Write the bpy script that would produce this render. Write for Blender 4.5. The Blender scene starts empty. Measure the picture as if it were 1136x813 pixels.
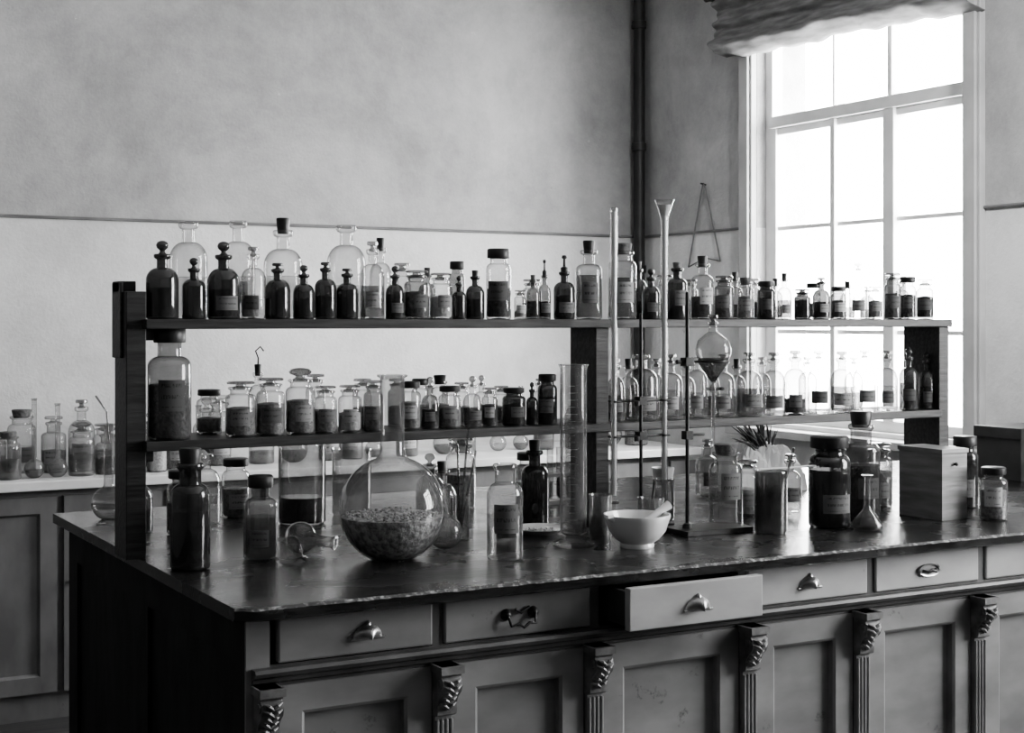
import bpy, math, random
from mathutils import Vector, Matrix
random.seed(7)
R=random.Random(11)
scene=bpy.context.scene
try:
    scene.view_settings.look='AgX - Medium High Contrast'
    scene.view_settings.gamma=1.07
except Exception as ex: print('look',ex)
# ---------------------------------------------------------------- geometry of the survey
EYE=1.45; F=1641.0; CA=0.4879; SA=0.8729; HOR=355.0
BENCH=0.95; SH1=1.197; SH2=1.452
def row(px,Y):
    s=(px-568)/F; t=Y/(SA-CA*s)
    return t*(CA+SA*s), t
def spot(px,py,z=BENCH):
    s=(px-568)/F; t=F*(EYE-z)/(py-HOR)
    return t*(CA+SA*s), t*(SA-CA*s), t
# ---------------------------------------------------------------- materials
def newmat(name):
    m=bpy.data.materials.new(name); m.use_nodes=True
    nt=m.node_tree; nt.nodes.clear()
    out=nt.nodes.new('ShaderNodeOutputMaterial')
    return m,nt,out
def g3(v): return (v,v,v,1)
def noisy(name,v1,v2,rough=.6,scale=8,stretch=(1,1,1),bump=.1,detail=6,coat=0,metal=0,lo=.35,hi=.65,bscale=None,spec=.5,wear=None,rvar=0):
    m,nt,out=newmat(name); N=nt.nodes; L=nt.links
    b=N.new('ShaderNodeBsdfPrincipled'); L.new(b.outputs[0],out.inputs[0])
    tc=N.new('ShaderNodeTexCoord'); mp=N.new('ShaderNodeMapping'); mp.inputs['Scale'].default_value=stretch
    L.new(tc.outputs['Object'],mp.inputs[0])
    n=N.new('ShaderNodeTexNoise'); n.inputs['Scale'].default_value=scale; n.inputs['Detail'].default_value=detail
    L.new(mp.outputs[0],n.inputs['Vector'])
    r=N.new('ShaderNodeValToRGB'); r.color_ramp.elements[0].position=lo; r.color_ramp.elements[1].position=hi
    r.color_ramp.elements[0].color=g3(v1); r.color_ramp.elements[1].color=g3(v2)
    L.new(n.outputs['Fac'],r.inputs[0]); col=r.outputs[0]
    if wear:
        wv,wlo,wsc=wear
        nw=N.new('ShaderNodeTexNoise'); nw.inputs['Scale'].default_value=wsc; nw.inputs['Detail'].default_value=9; nw.inputs['Roughness'].default_value=.72
        L.new(tc.outputs['Object'],nw.inputs['Vector'])
        rw=N.new('ShaderNodeValToRGB'); rw.color_ramp.elements[0].position=wlo; rw.color_ramp.elements[1].position=wlo+.06
        rw.color_ramp.elements[0].color=g3(0); rw.color_ramp.elements[1].color=g3(1); L.new(nw.outputs['Fac'],rw.inputs[0])
        mw=N.new('ShaderNodeMix'); mw.data_type='RGBA'; L.new(rw.outputs[0],mw.inputs[0]); L.new(col,mw.inputs[6]); mw.inputs[7].default_value=g3(wv); col=mw.outputs[2]
    L.new(col,b.inputs['Base Color'])
    b.inputs['Roughness'].default_value=rough; b.inputs['Metallic'].default_value=metal
    if rvar:
        mr=N.new('ShaderNodeMapRange'); mr.inputs[1].default_value=.3; mr.inputs[2].default_value=.7; mr.inputs[3].default_value=rough-rvar; mr.inputs[4].default_value=rough+rvar
        nr_=N.new('ShaderNodeTexNoise'); nr_.inputs['Scale'].default_value=6; nr_.inputs['Detail'].default_value=7; L.new(tc.outputs['Object'],nr_.inputs['Vector'])
        L.new(nr_.outputs['Fac'],mr.inputs[0]); L.new(mr.outputs[0],b.inputs['Roughness'])
    b.inputs['Specular IOR Level'].default_value=spec
    b.inputs['Coat Weight'].default_value=coat; b.inputs['Coat Roughness'].default_value=.15
    if bump:
        bp=N.new('ShaderNodeBump'); bp.inputs['Strength'].default_value=bump; bp.inputs['Distance'].default_value=.01
        src=n
        if bscale:
            src=N.new('ShaderNodeTexNoise'); src.inputs['Scale'].default_value=bscale; src.inputs['Detail'].default_value=5
            L.new(mp.outputs[0],src.inputs['Vector'])
        L.new(src.outputs['Fac'],bp.inputs['Height']); L.new(bp.outputs[0],b.inputs['Normal'])
    return m
def glassmat(name,centre,edge,refl=.75,rough=.02,base=.05,dust=0.0,pw=2.6):
    m,nt,out=newmat(name); N=nt.nodes; L=nt.links
    lw=N.new('ShaderNodeLayerWeight'); lw.inputs['Blend'].default_value=.5
    p=N.new('ShaderNodeMath'); p.operation='POWER'; p.inputs[1].default_value=pw; L.new(lw.outputs['Facing'],p.inputs[0])
    mc=N.new('ShaderNodeMix'); mc.data_type='RGBA'; mc.inputs[6].default_value=g3(centre); mc.inputs[7].default_value=g3(edge)
    L.new(p.outputs[0],mc.inputs[0])
    tr=N.new('ShaderNodeBsdfTransparent'); L.new(mc.outputs[2],tr.inputs[0])
    gl=N.new('ShaderNodeBsdfGlossy'); gl.inputs['Roughness'].default_value=rough; gl.inputs[0].default_value=g3(.95)
    p2=N.new('ShaderNodeMath'); p2.operation='POWER'; p2.inputs[1].default_value=4.0; L.new(lw.outputs['Facing'],p2.inputs[0])
    ma=N.new('ShaderNodeMath'); ma.operation='MULTIPLY_ADD'; ma.inputs[1].default_value=refl; ma.inputs[2].default_value=base
    L.new(p2.outputs[0],ma.inputs[0])
    mx=N.new('ShaderNodeMixShader'); L.new(ma.outputs[0],mx.inputs[0]); L.new(tr.outputs[0],mx.inputs[1]); L.new(gl.outputs[0],mx.inputs[2])
    res=mx.outputs[0]
    if dust:
        tc=N.new('ShaderNodeTexCoord'); nz=N.new('ShaderNodeTexNoise'); nz.inputs['Scale'].default_value=22; nz.inputs['Detail'].default_value=6
        L.new(tc.outputs['Object'],nz.inputs['Vector'])
        mm=N.new('ShaderNodeMapRange'); mm.inputs[1].default_value=.3; mm.inputs[2].default_value=.75; mm.inputs[3].default_value=dust*.4; mm.inputs[4].default_value=dust*1.8
        L.new(nz.outputs['Fac'],mm.inputs[0])
        df=N.new('ShaderNodeBsdfDiffuse'); df.inputs[0].default_value=g3(.45)
        mx2=N.new('ShaderNodeMixShader'); L.new(mm.outputs[0],mx2.inputs[0]); L.new(res,mx2.inputs[1]); L.new(df.outputs[0],mx2.inputs[2]); res=mx2.outputs[0]
    L.new(res,out.inputs[0]); return m
def labelmat(name,paper,ink):
    m,nt,out=newmat(name); N=nt.nodes; L=nt.links
    b=N.new('ShaderNodeBsdfPrincipled'); L.new(b.outputs[0],out.inputs[0]); b.inputs['Roughness'].default_value=.8
    uv=N.new('ShaderNodeUVMap'); sp=N.new('ShaderNodeSeparateXYZ'); L.new(uv.outputs[0],sp.inputs[0])
    def MM(op,a,bb):
        n=N.new('ShaderNodeMath'); n.operation=op
        for i,v in enumerate((a,bb)):
            if v is None: continue
            if isinstance(v,(int,float)): n.inputs[i].default_value=v
            else: L.new(v,n.inputs[i])
        return n.outputs[0]
    u,v=sp.outputs[0],sp.outputs[1]
    du=MM('ABSOLUTE',MM('SUBTRACT',u,.5),None); dv=MM('ABSOLUTE',MM('SUBTRACT',v,.5),None)
    line=MM('GREATER_THAN',MM('SINE',MM('MULTIPLY',v,17.0),None),.45)
    inside=MM('LESS_THAN',MM('MAXIMUM',du,dv),.38)
    mp=N.new('ShaderNodeMapping'); mp.inputs['Scale'].default_value=(22,6,1); L.new(uv.outputs[0],mp.inputs[0])
    oi=N.new('ShaderNodeObjectInfo')
    nz=N.new('ShaderNodeTexNoise'); nz.noise_dimensions='4D'; nz.inputs['Scale'].default_value=1; L.new(mp.outputs[0],nz.inputs['Vector']); L.new(MM('MULTIPLY',oi.outputs['Random'],50.0),nz.inputs['W'])
    txt=MM('GREATER_THAN',nz.outputs['Fac'],.5)
    t=MM('MULTIPLY',MM('MULTIPLY',line,inside),txt)
    fac=MM('MULTIPLY',t,.75)
    tone=MM('MULTIPLY_ADD',oi.outputs['Random'],.8); N_=tone.node; N_.inputs[2].default_value=.6
    mc=N.new('ShaderNodeMix'); mc.data_type='RGBA'; mc.inputs[6].default_value=g3(paper); mc.inputs[7].default_value=g3(ink)
    L.new(fac,mc.inputs[0])
    vm=N.new('ShaderNodeVectorMath'); vm.operation='SCALE'; L.new(mc.outputs[2],vm.inputs[0]); L.new(tone,vm.inputs['Scale'])
    L.new(vm.outputs[0],b.inputs['Base Color']); return m
M={}
def wallmat(name,up0,up1,lo0,lo1):
    m,nt,out=newmat(name); N=nt.nodes; L=nt.links
    b=N.new('ShaderNodeBsdfPrincipled'); L.new(b.outputs[0],out.inputs[0]); b.inputs['Roughness'].default_value=.8; b.inputs['Specular IOR Level'].default_value=.3
    tc=N.new('ShaderNodeTexCoord')
    n=N.new('ShaderNodeTexNoise'); n.inputs['Scale'].default_value=1.0; n.inputs['Detail'].default_value=14; n.inputs['Roughness'].default_value=.76; n.inputs['Distortion'].default_value=.15
    L.new(tc.outputs['Object'],n.inputs['Vector'])
    def ramp(a,c):
        r=N.new('ShaderNodeValToRGB'); r.color_ramp.elements[0].position=.34; r.color_ramp.elements[1].position=.66
        r.color_ramp.elements[0].color=g3(a); r.color_ramp.elements[1].color=g3(c); L.new(n.outputs['Fac'],r.inputs[0]); return r
    r=ramp(up0,up1); r2=ramp(lo0,lo1)
    sp=N.new('ShaderNodeSeparateXYZ'); L.new(tc.outputs['Object'],sp.inputs[0])
    gt=N.new('ShaderNodeMath'); gt.operation='GREATER_THAN'; gt.inputs[1].default_value=1.86; L.new(sp.outputs[2],gt.inputs[0])
    mc=N.new('ShaderNodeMix'); mc.data_type='RGBA'; L.new(gt.outputs[0],mc.inputs[0]); L.new(r2.outputs[0],mc.inputs[6]); L.new(r.outputs[0],mc.inputs[7])
    col=mc.outputs[2]
    for (sc,lo,val,amt,off) in ((11,.67,.8,.8,0),(8,.66,.12,.55,7.3)):
        mpp=N.new('ShaderNodeMapping'); mpp.inputs['Location'].default_value=(off,off,off); L.new(tc.outputs['Object'],mpp.inputs[0])
        n3=N.new('ShaderNodeTexNoise'); n3.inputs['Scale'].default_value=sc; n3.inputs['Detail'].default_value=9; n3.inputs['Roughness'].default_value=.75; L.new(mpp.outputs[0],n3.inputs['Vector'])
        r3=N.new('ShaderNodeValToRGB'); r3.color_ramp.elements[0].position=lo; r3.color_ramp.elements[1].position=lo+.07; r3.color_ramp.elements[0].color=g3(0); r3.color_ramp.elements[1].color=g3(amt); L.new(n3.outputs['Fac'],r3.inputs[0])
        mc2=N.new('ShaderNodeMix'); mc2.data_type='RGBA'; L.new(r3.outputs[0],mc2.inputs[0]); L.new(col,mc2.inputs[6]); mc2.inputs[7].default_value=g3(val); col=mc2.outputs[2]
    L.new(col,b.inputs['Base Color'])
    n2=N.new('ShaderNodeTexNoise'); n2.inputs['Scale'].default_value=70; n2.inputs['Detail'].default_value=5; L.new(tc.outputs['Object'],n2.inputs['Vector'])
    bp=N.new('ShaderNodeBump'); bp.inputs['Strength'].default_value=.35; bp.inputs['Distance'].default_value=.006; L.new(n2.outputs['Fac'],bp.inputs['Height']); L.new(bp.outputs[0],b.inputs['Normal'])
    return m
M['plaster']=wallmat('painted_plaster',.26,.50,.48,.74)
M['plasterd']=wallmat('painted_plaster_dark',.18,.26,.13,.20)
M['ceil']=noisy('ceiling_whitewash',.55,.65,.9,3,bump=.05)
M['floor']=noisy('floor_boards_wood',.03,.06,.55,3,(1,12,1),.2)
M['shelfwood']=noisy('shelf_dark_wood',.012,.034,.5,10,(1,10,10),.2,wear=(.10,.70,18))
M['topwood']=noisy('bench_top_worn_wood',.008,.034,.25,6,(1,7,7),.12,bscale=24,wear=(.10,.67,9),rvar=.10,spec=.5,coat=.2)
M['chip']=noisy('bench_edge_worn',.05,.34,.6,90,bump=.5,lo=.5,hi=.68)
M['cab']=noisy('bench_painted_wood',.13,.24,.5,5,(1,6,2),.12,lo=.3,hi=.7,wear=(.06,.62,8))
M['cab_lit']=noisy('drawer_painted_wood_lit',.25,.38,.5,5,(1,6,2),.12,lo=.3,hi=.7,wear=(.12,.65,11))  # paler copy of the bench paint, with window light put into the colour
M['cabd']=noisy('bench_painted_wood_dark',.05,.09,.5,5,(2,2,1),.12,wear=(.15,.68,14))
M['cabw']=noisy('counter_painted_wood',.11,.17,.5,5,(2,2,1),.08,wear=(.06,.66,9))
M['endp']=noisy('bench_end_shaded_wood',.006,.018,.7,6,(2,2,1),.3,wear=(.10,.69,12),spec=.3)  # near-black: shade on the end facing away from the windows, painted in
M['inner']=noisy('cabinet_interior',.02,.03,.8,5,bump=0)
M['carve']=noisy('carved_wood',.09,.20,.45,30,bump=.2)
M['brass']=noisy('dull_nickel',.30,.55,.32,40,bump=.05,metal=.85)
M['iron']=noisy('black_iron',.012,.03,.4,60,bump=.1,metal=.3)
M['frame']=noisy('window_paint',.62,.74,.4,6,bump=.05)
M['casing']=noisy('window_casing_paint',.38,.48,.45,6,bump=.05)
M['ctop']=noisy('counter_top_paint',.62,.75,.4,6,bump=.05)
M['fabric']=noisy('blind_fabric',.12,.24,.9,4,(1,2,12),.3)
M['pipe']=noisy('pipe_dark_paint',.015,.03,.5,10,bump=.05)
M['trim']=noisy('trim_paint',.12,.18,.6,10,bump=.1)
M['porc']=noisy('porcelain',.66,.74,.15,4,bump=0,coat=.5)
M['paper']=noisy('paper',.62,.78,.85,12,bump=.1)
M['boxw']=noisy('box_wood',.15,.26,.5,7,(1,1,9),.15)
M['blk']=noisy('black_box_card',.03,.06,.5,7,bump=.1)
M['cork']=noisy('cork',.08,.16,.9,90,bump=.4)
M['rub']=noisy('black_stopper',.012,.02,.45,60,bump=.1)
M['powW']=noisy('white_powder',.42,.6,.95,120,bump=.5)
M['powG']=noisy('grey_powder',.13,.26,.95,120,bump=.5)
M['gran']=noisy('granules',.24,.66,.9,90,bump=1,lo=.38,hi=.62)
M['powD']=noisy('dark_powder',.02,.05,.9,120,bump=.5)
M['liqD']=noisy('dark_liquid',.010,.016,.08,5,bump=0)
M['liqM']=glassmat('liquid_tinted',.44,.20,.3,.03,.03)
M['liqC']=glassmat('liquid_clear',.85,.6,.3,.03,.03)
M['gC']=glassmat('glass_clear',.91,.10,dust=.08,pw=2.2)
M['gR']=glassmat('glass_flask_dusty',.86,.06,dust=.13,pw=2.0)
M['gM']=glassmat('glass_tinted',.55,.07,dust=.09)
M['gD']=glassmat('glass_dark',.15,.02,.7,.05,.06,dust=.05)
M['gT']=glassmat('glass_thin',.97,.45,dust=.05)
M['gF']=glassmat('glass_solid_stopper',.5,.12,.8,.1,.15)
M['milk']=noisy('milky_glass_tube',.65,.72,.2,4,bump=0,coat=.5)
M['lab']=labelmat('paper_label',.26,.03)
M['labD']=labelmat('paper_label_aged',.11,.02)
M['labW']=labelmat('paper_label_white',.42,.05)
M['grass']=noisy('dried_stalks',.04,.12,.8,40,bump=.1)
M['enamel']=noisy('fill_lamp_enamel',.7,.75,.3,4,bump=0)  # shade of the added fill lamp
# ---------------------------------------------------------------- mesh builder
class MB:
    def __init__(s): s.v=[];s.f=[];s.m=[];s.mats=[];s.uv={}
    def mi(s,k):
        if k not in s.mats: s.mats.append(k)
        return s.mats.index(k)
    def lathe(s,prof,mat,c=(0,0,0),seg=28,T=None):
        mi=s.mi(mat); c=Vector(c)
        rings=[]
        for (r,z) in prof:
            if r<1e-6:
                p=Vector((0,0,z)); p=(T@p if T else p)+c
                rings.append([len(s.v)]); s.v.append(p)
            else:
                ring=[]
                for i in range(seg):
                    a=2*math.pi*i/seg
                    p=Vector((r*math.cos(a),r*math.sin(a),z)); p=(T@p if T else p)+c
                    ring.append(len(s.v)); s.v.append(p)
                rings.append(ring)
        for A,B in zip(rings,rings[1:]):
            if len(A)==1 and len(B)==1: continue
            for i in range(seg):
                j=(i+1)%seg
                if len(A)==1: s.f.append((A[0],B[j],B[i]))
                elif len(B)==1: s.f.append((A[i],A[j],B[0]))
                else: s.f.append((A[i],A[j],B[j],B[i]))
                s.m.append(mi)
    def box(s,a,b,mat,T=None):
        mi=s.mi(mat); n=len(s.v)
        x0,y0,z0=a;x1,y1,z1=b
        for p in [(x0,y0,z0),(x1,y0,z0),(x1,y1,z0),(x0,y1,z0),(x0,y0,z1),(x1,y0,z1),(x1,y1,z1),(x0,y1,z1)]:
            p=Vector(p); s.v.append(T@p if T else p)
        for q in [(0,3,2,1),(4,5,6,7),(0,1,5,4),(1,2,6,5),(2,3,7,6),(3,0,4,7)]:
            s.f.append(tuple(n+i for i in q)); s.m.append(mi)
    def tube(s,pts,r,mat,seg=10,cap=True):
        mi=s.mi(mat); pts=[Vector(p) for p in pts]
        rs=r if isinstance(r,(list,tuple)) else [r]*len(pts)
        prev=None; rings=[]
        for i,p in enumerate(pts):
            d=(pts[min(i+1,len(pts)-1)]-pts[max(i-1,0)]).normalized()
            if prev is None:
                u=d.orthogonal().normalized()
            else:
                u=(prev-d*prev.dot(d)).normalized()
            w=d.cross(u); prev=u; ring=[]
            for k in range(seg):
                a=2*math.pi*k/seg; ring.append(len(s.v)); s.v.append(p+(u*math.cos(a)+w*math.sin(a))*rs[i])
            rings.append(ring)
        for A,B in zip(rings,rings[1:]):
            for i in range(seg):
                j=(i+1)%seg; s.f.append((A[i],A[j],B[j],B[i])); s.m.append(mi)
        if cap:
            s.f.append(tuple(reversed(rings[0]))); s.m.append(mi); s.f.append(tuple(rings[-1])); s.m.append(mi)
    def label(s,c,r,z0,z1,ang,half,mat,n=10):
        mi=s.mi(mat)
        b=len(s.v)
        for i in range(n+1):
            a=ang-half+2*half*i/n
            for z in (z0,z1): s.v.append(Vector((c[0]+r*math.cos(a),c[1]+r*math.sin(a),c[2]+z)))
        for i in range(n):
            q=(b+2*i,b+2*i+2,b+2*i+3,b+2*i+1)
            s.uv[len(s.f)]=[(i/n,0),((i+1)/n,0),((i+1)/n,1),(i/n,1)]
            s.f.append(q); s.m.append(mi)
    def extr(s,poly,x0,x1,mat,axis='x'):
        mi=s.mi(mat); n=len(poly); b=len(s.v)
        for x in (x0,x1):
            for (y,z) in poly: s.v.append(Vector((x,y,z)))
        for i in range(n):
            j=(i+1)%n; s.f.append((b+i,b+j,b+n+j,b+n+i)); s.m.append(mi)
        s.f.append(tuple(b+i for i in reversed(range(n)))); s.m.append(mi)
        s.f.append(tuple(b+n+i for i in range(n))); s.m.append(mi)
    def make(s,name,parent=None,smooth=True,bevel=0,angle=40,origin=None):
        me=bpy.data.meshes.new(name)
        o=Vector(origin) if origin else Vector((0,0,0))
        me.from_pydata([tuple(v-o) for v in s.v],[],s.f)
        for k in s.mats: me.materials.append(M[k])
        me.polygons.foreach_set('material_index',s.m)
        if s.uv:
            ul=me.uv_layers.new(name='UVMap')
            for fi,co in s.uv.items():
                p=me.polygons[fi]
                for li,c in zip(p.loop_indices,co): ul.data[li].uv=c
        if smooth:
            me.polygons.foreach_set('use_smooth',[True]*len(me.polygons)); me.set_sharp_from_angle(angle=math.radians(angle))
        me.update()
        ob=bpy.data.objects.new(name,me); scene.collection.objects.link(ob); ob.location=o
        if parent: ob.parent=parent
        if bevel:
            bm=ob.modifiers.new('bevel','BEVEL'); bm.width=bevel; bm.segments=2; bm.limit_method='ANGLE'
        return ob
def empty(name,loc=(0,0,0)):
    e=bpy.data.objects.new(name,None); scene.collection.objects.link(e); e.location=loc; e.empty_display_size=.1; return e
# ---------------------------------------------------------------- room
XW=4.15; YB=6.10; XL=-2.0; YF=-1.8; ZC=3.45; TH=.28
def simple_box(name,a,b,mat,bevel=0):
    m=MB(); m.box(a,b,mat); return m.make(name,smooth=False,bevel=bevel)
simple_box('floor',(XL-.2,YF-.2,-.1),(XW+TH,YB+.2,0),'floor')
simple_box('ceiling',(XL-.2,YF-.2,ZC),(XW+TH,YB+.2,ZC+.1),'ceil')
simple_box('wall_back',(XL-.2,YB,0),(XW+TH,YB+.2,ZC),'plaster')
simple_box('wall_left',(XL-.2,YF,0),(XL,YB,ZC),'plasterd')
simple_box('wall_front',(XL-.2,YF-.2,0),(XW+TH,YF,ZC),'plasterd')
W1=(3.96,5.20,1.0,2.80); W2=(0.60,2.10,1.0,2.80)
w=MB()
w.box((XW,YF,0),(XW+TH,YB,1.0),'plaster'); w.box((XW,YF,2.80),(XW+TH,YB,ZC),'plaster')
w.box((XW,YF,1.0),(XW+TH,W2[0],2.8),'plaster'); w.box((XW,W2[1],1.0),(XW+TH,W1[0],2.8),'plaster'); w.box((XW,W1[1],1.0),(XW+TH,YB,2.8),'plaster')
w.make('wall_right',smooth=False)
def window(name,W,vs,light):
    y0,y1,z0,z1=W; e=empty(name,(XW,(y0+y1)/2,z0))
    f=MB(); xa,xb=XW+.05,XW+.11
    t=.045
    f.box((xa,y0,z0),(xb,y0+t,z1),'frame'); f.box((xa,y1-t,z0),(xb,y1,z1),'frame')
    f.box((xa,y0+t,z0),(xb,y1-t,z0+t),'frame'); f.box((xa,y0+t,z1-t),(xb,y1-t,z1),'frame')
    f.box((xa-.02,y0+t,2.295),(xb+.01,y1-t,2.345),'frame')
    for (yc,wd) in vs:
        f.box((xa-.012,yc-wd/2,z0+t),(xb-.002,yc+wd/2,2.295),'frame')
        f.box((xa-.005,yc-wd/5,2.345),(xb-.002,yc+wd/5,z1-t),'frame')
    edges=[y0+t]+sorted(v[0] for v in vs)+[y1-t]
    for i in range(len(edges)-1):
        a,b=edges[i],edges[i+1]
        for z in (1.40,1.853):
            f.box((xa+.01,a,z-.009),(xb-.012,b,z+.009),'frame')
        f.box((xa+.006,a,2.265),(xb-.006,b,2.295),'frame')
    f.box((xa-.004,y1-t-.03,z0+t),(xb-.008,y1-t,2.295),'frame'); f.box((xa-.004,y0+t,z0+t),(xb-.008,y0+t+.03,2.295),'frame')
    ob=f.make('window_sashes',smooth=False,bevel=.003); ob.parent=e; ob.matrix_parent_inverse=Matrix.Translation(-e.location)
    c=MB(); k=.085
    c.box((XW-.03,y0-k,z0-.02),(XW,y0,z1+k),'casing'); c.box((XW-.03,y1,z0-.02),(XW,y1+k,z1+k),'casing')
    c.box((XW-.03,y0,z1),(XW,y1,z1+k),'casing')
    c.box((XW-.045,y0-k+.012,z0),(XW-.03,y0-.012,z1+k),'casing'); c.box((XW-.045,y1+.012,z0),(XW-.03,y1+k-.012,z1+k),'casing')
    c.box((XW-.09,y0-k-.03,z0-.055),(XW+.06,y1+k+.03,z0-.02),'casing')
    ob=c.make('window_casing',smooth=False,bevel=.004); ob.parent=e; ob.matrix_parent_inverse=Matrix.Translation(-e.location)
    ld=bpy.data.lights.new('daylight_portal','AREA'); ld.shape='RECTANGLE'; ld.size=z1-z0; ld.size_y=y1-y0
    lo=bpy.data.objects.new('daylight_portal',ld); scene.collection.objects.link(lo); lo.location=(XW+TH+.01,(y0+y1)/2,(z0+z1)/2); lo.rotation_euler=(0,math.pi/2,0)
    ld.cycles.is_portal=True; lo.parent=e; lo.matrix_parent_inverse=Matrix.Translation(-e.location)
window('window_1',W1,[(4.75,.028),(4.42,.06)],1)
window('window_2',W2,[(1.1,.03),(1.55,.06)],1)
m=MB(); m.tube([(XL,YB-.008,1.862),(XW-.008,YB-.008,1.862)],.0065,'trim'); m.make('trim_1')
m=MB(); m.tube([(XW-.008,YB-.016,1.862),(XW-.008,W1[1]+.085,1.862)],.0065,'trim'); m.tube([(XW-.008,W1[0]-.085,1.862),(XW-.008,W2[1]+.085,1.862)],.0065,'trim'); m.make('trim_2')
simple_box('baseboard_back',(XL,YB-.02,0),(XW,YB,.14),'casing')
simple_box('baseboard_right',(XW-.02,YF,0),(XW,YB-.02,.14),'casing')
m=MB(); px_,py_=XW-.055,YB-.055
m.lathe([(.028,0),(.028,ZC)],'pipe',(px_,py_,0),20)
for z in (.6,1.7,2.3,2.9):
    m.lathe([(.028,z-.02),(.035,z-.018),(.035,z+.018),(.028,z+.02)],'pipe',(px_,py_,0),20)
    m.box((px_-.008,py_+.02,z-.01),(px_+.008,YB,z+.01),'pipe')
m.make('corner_pipe')
def blind():
    m=MB(); mi=m.mi('fabric')
    ya,yb=3.86,5.37; n=260; rows_=46
    zt=2.90
    for i in range(n+1):
        u=i/n; y=ya+(yb-ya)*u
        drop=.006*math.sin(u*9+1)+.005*math.sin(u*23)+.004*math.sin(u*57)
        zb=2.585+.05*u-drop
        for k in range(rows_+1):
            v=k/rows_
            z=zt+(zb-zt)*v
            ph=v*17+.5*math.sin(u*5)+.25*math.sin(u*14+1.2)
            d=.095+.016*math.sin(ph)+.008*math.sin(v*37+u*3)+.003*math.sin(u*120)*(1-v)+.005*math.sin(u*33+v*4)
            if v>.55: d+=.035*math.sin((v-.55)/.45*math.pi)
            if v>.95: d-=.05*(v-.95)/.05
            m.v.append(Vector((XW-d,y,z)))
    for i in range(n):
        for k in range(rows_):
            a=i*(rows_+1)+k; m.f.append((a,a+1,a+rows_+2,a+rows_+1)); m.m.append(mi)
    m.tube([(XW-.085,3.80,2.915),(XW-.085,5.46,2.915)],.016,'shelfwood')
    for y in (3.82,5.43):
        m.box((XW-.095,y-.01,2.90),(XW,y+.01,2.935),'shelfwood')
    ob=m.make('gathered_window_blind',angle=80)
    so=ob.modifiers.new('cloth','SOLIDIFY'); so.thickness=.003
blind()
m=MB()
m.tube([(XW-.008,5.70,1.70),(XW-.012,5.59,2.06),(XW-.015,5.575,2.085),(XW-.012,5.56,2.06),(XW-.010,5.45,1.72)],.004,'trim',8)
m.tube([(XW,5.575,2.08),(XW-.03,5.575,2.085)],.004,'iron',8)
m.tube([(XW-.010,5.45,1.72),(XW-.010,5.57,1.74),(XW-.008,5.70,1.70)],.003,'trim',8)
m.make('hanging_wire_loop')
lampx,lampy,lampz=3.0,1.9,2.75
pe=empty('added_fill_lamp',(lampx,lampy,lampz))  # invented lamp, added out of view to brighten the wall beside the window
m=MB(); m.lathe([(.03,.16),(.035,.12),(.10,.09),(.17,.0),(.172,.0),(.105,.095),(.04,.125),(.03,.165),(0,.165)],'enamel',(lampx,lampy,lampz),32)
m.tube([(lampx,lampy,lampz+.16),(lampx,lampy,ZC)],.006,'iron',8); m.lathe([(.05,-.02),(.05,0)],'enamel',(lampx,lampy,ZC),20)
ob=m.make('fill_lamp_shade'); ob.parent=pe; ob.matrix_parent_inverse=Matrix.Translation(-pe.location)
sd=bpy.data.lights.new('added_fill_spot','SPOT'); sd.energy=330; sd.spot_size=math.radians(80); sd.spot_blend=1.0; sd.shadow_soft_size=.14  # added fill light aimed at the wall beside the window
so_=bpy.data.objects.new('added_fill_spot',sd); scene.collection.objects.link(so_); so_.location=(lampx,lampy,lampz-.02)
so_.rotation_euler=(Vector((4.15,3.35,2.15))-Vector(so_.location)).to_track_quat('-Z','Y').to_euler()
so_.parent=pe; so_.matrix_parent_inverse=Matrix.Translation(-pe.location)
# ---------------------------------------------------------------- main bench
BX0,BX1,BY0,BY1=.83,4.02,2.45,3.92
bench=empty('laboratory_bench',(BX0,BY0,0))
def child(ob,par=bench):
    ob.parent=par; ob.matrix_parent_inverse=Matrix.Translation(-par.location); return ob
t=MB(); nx=260; mi=t.mi('topwood'); mc_=t.mi('chip')
TT=.024
def jit(a): return (R.random()-.5)*a
chips=[0]*(nx+1)
for i in range(nx+1):
    chips[i]=abs(jit(.005))+(.006 if R.random()<.12 else 0)
for i in range(nx+1):
    x=BX0+(BX1-BX0)*i/nx
    cy=chips[i]
    fr=BY0
    if x<BX0+.05: fr=BY0+.02*((BX0+.05-x)/.05)**2
    t.v+= [Vector((x,BY1,BENCH)),Vector((x,fr+.006+cy*.5,BENCH)),Vector((x,fr+cy*.4,BENCH-.004-abs(jit(.003)))),Vector((x,fr+.001+abs(jit(.002)),BENCH-TT+.003)),Vector((x,fr+.006,BENCH-TT)),Vector((x,BY1,BENCH-TT))]
for i in range(nx):
    for k in range(6):
        k2=(k+1)%6; a=i*6
        t.f.append((a+k,a+k2,a+6+k2,a+6+k)); t.m.append(mc_ if k in (1,) else mi)
t.f.append(tuple(range(6))[::-1]); t.m.append(mi); t.f.append(tuple(nx*6+k for k in range(6))); t.m.append(mi)
child(t.make('bench_top',angle=25))
CY=2.50; CX0=.87; CX1=3.98
ED=[.906,1.236,1.585,1.957,2.315,2.66,3.01,3.36,3.71,3.96]
DZ0,DZ1=.838,.922
c=MB()
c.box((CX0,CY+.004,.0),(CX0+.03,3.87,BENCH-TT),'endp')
c.box((CX1-.03,CY,.0),(CX1,3.87,BENCH-TT),'cabd')
c.box((CX0+.03,3.84,.0),(CX1-.03,3.87,BENCH-TT),'cabd')
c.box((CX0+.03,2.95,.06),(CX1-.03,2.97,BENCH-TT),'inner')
c.box((CX0+.03,CY+.02,.06),(CX1-.03,2.95,.08),'inner')
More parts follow.
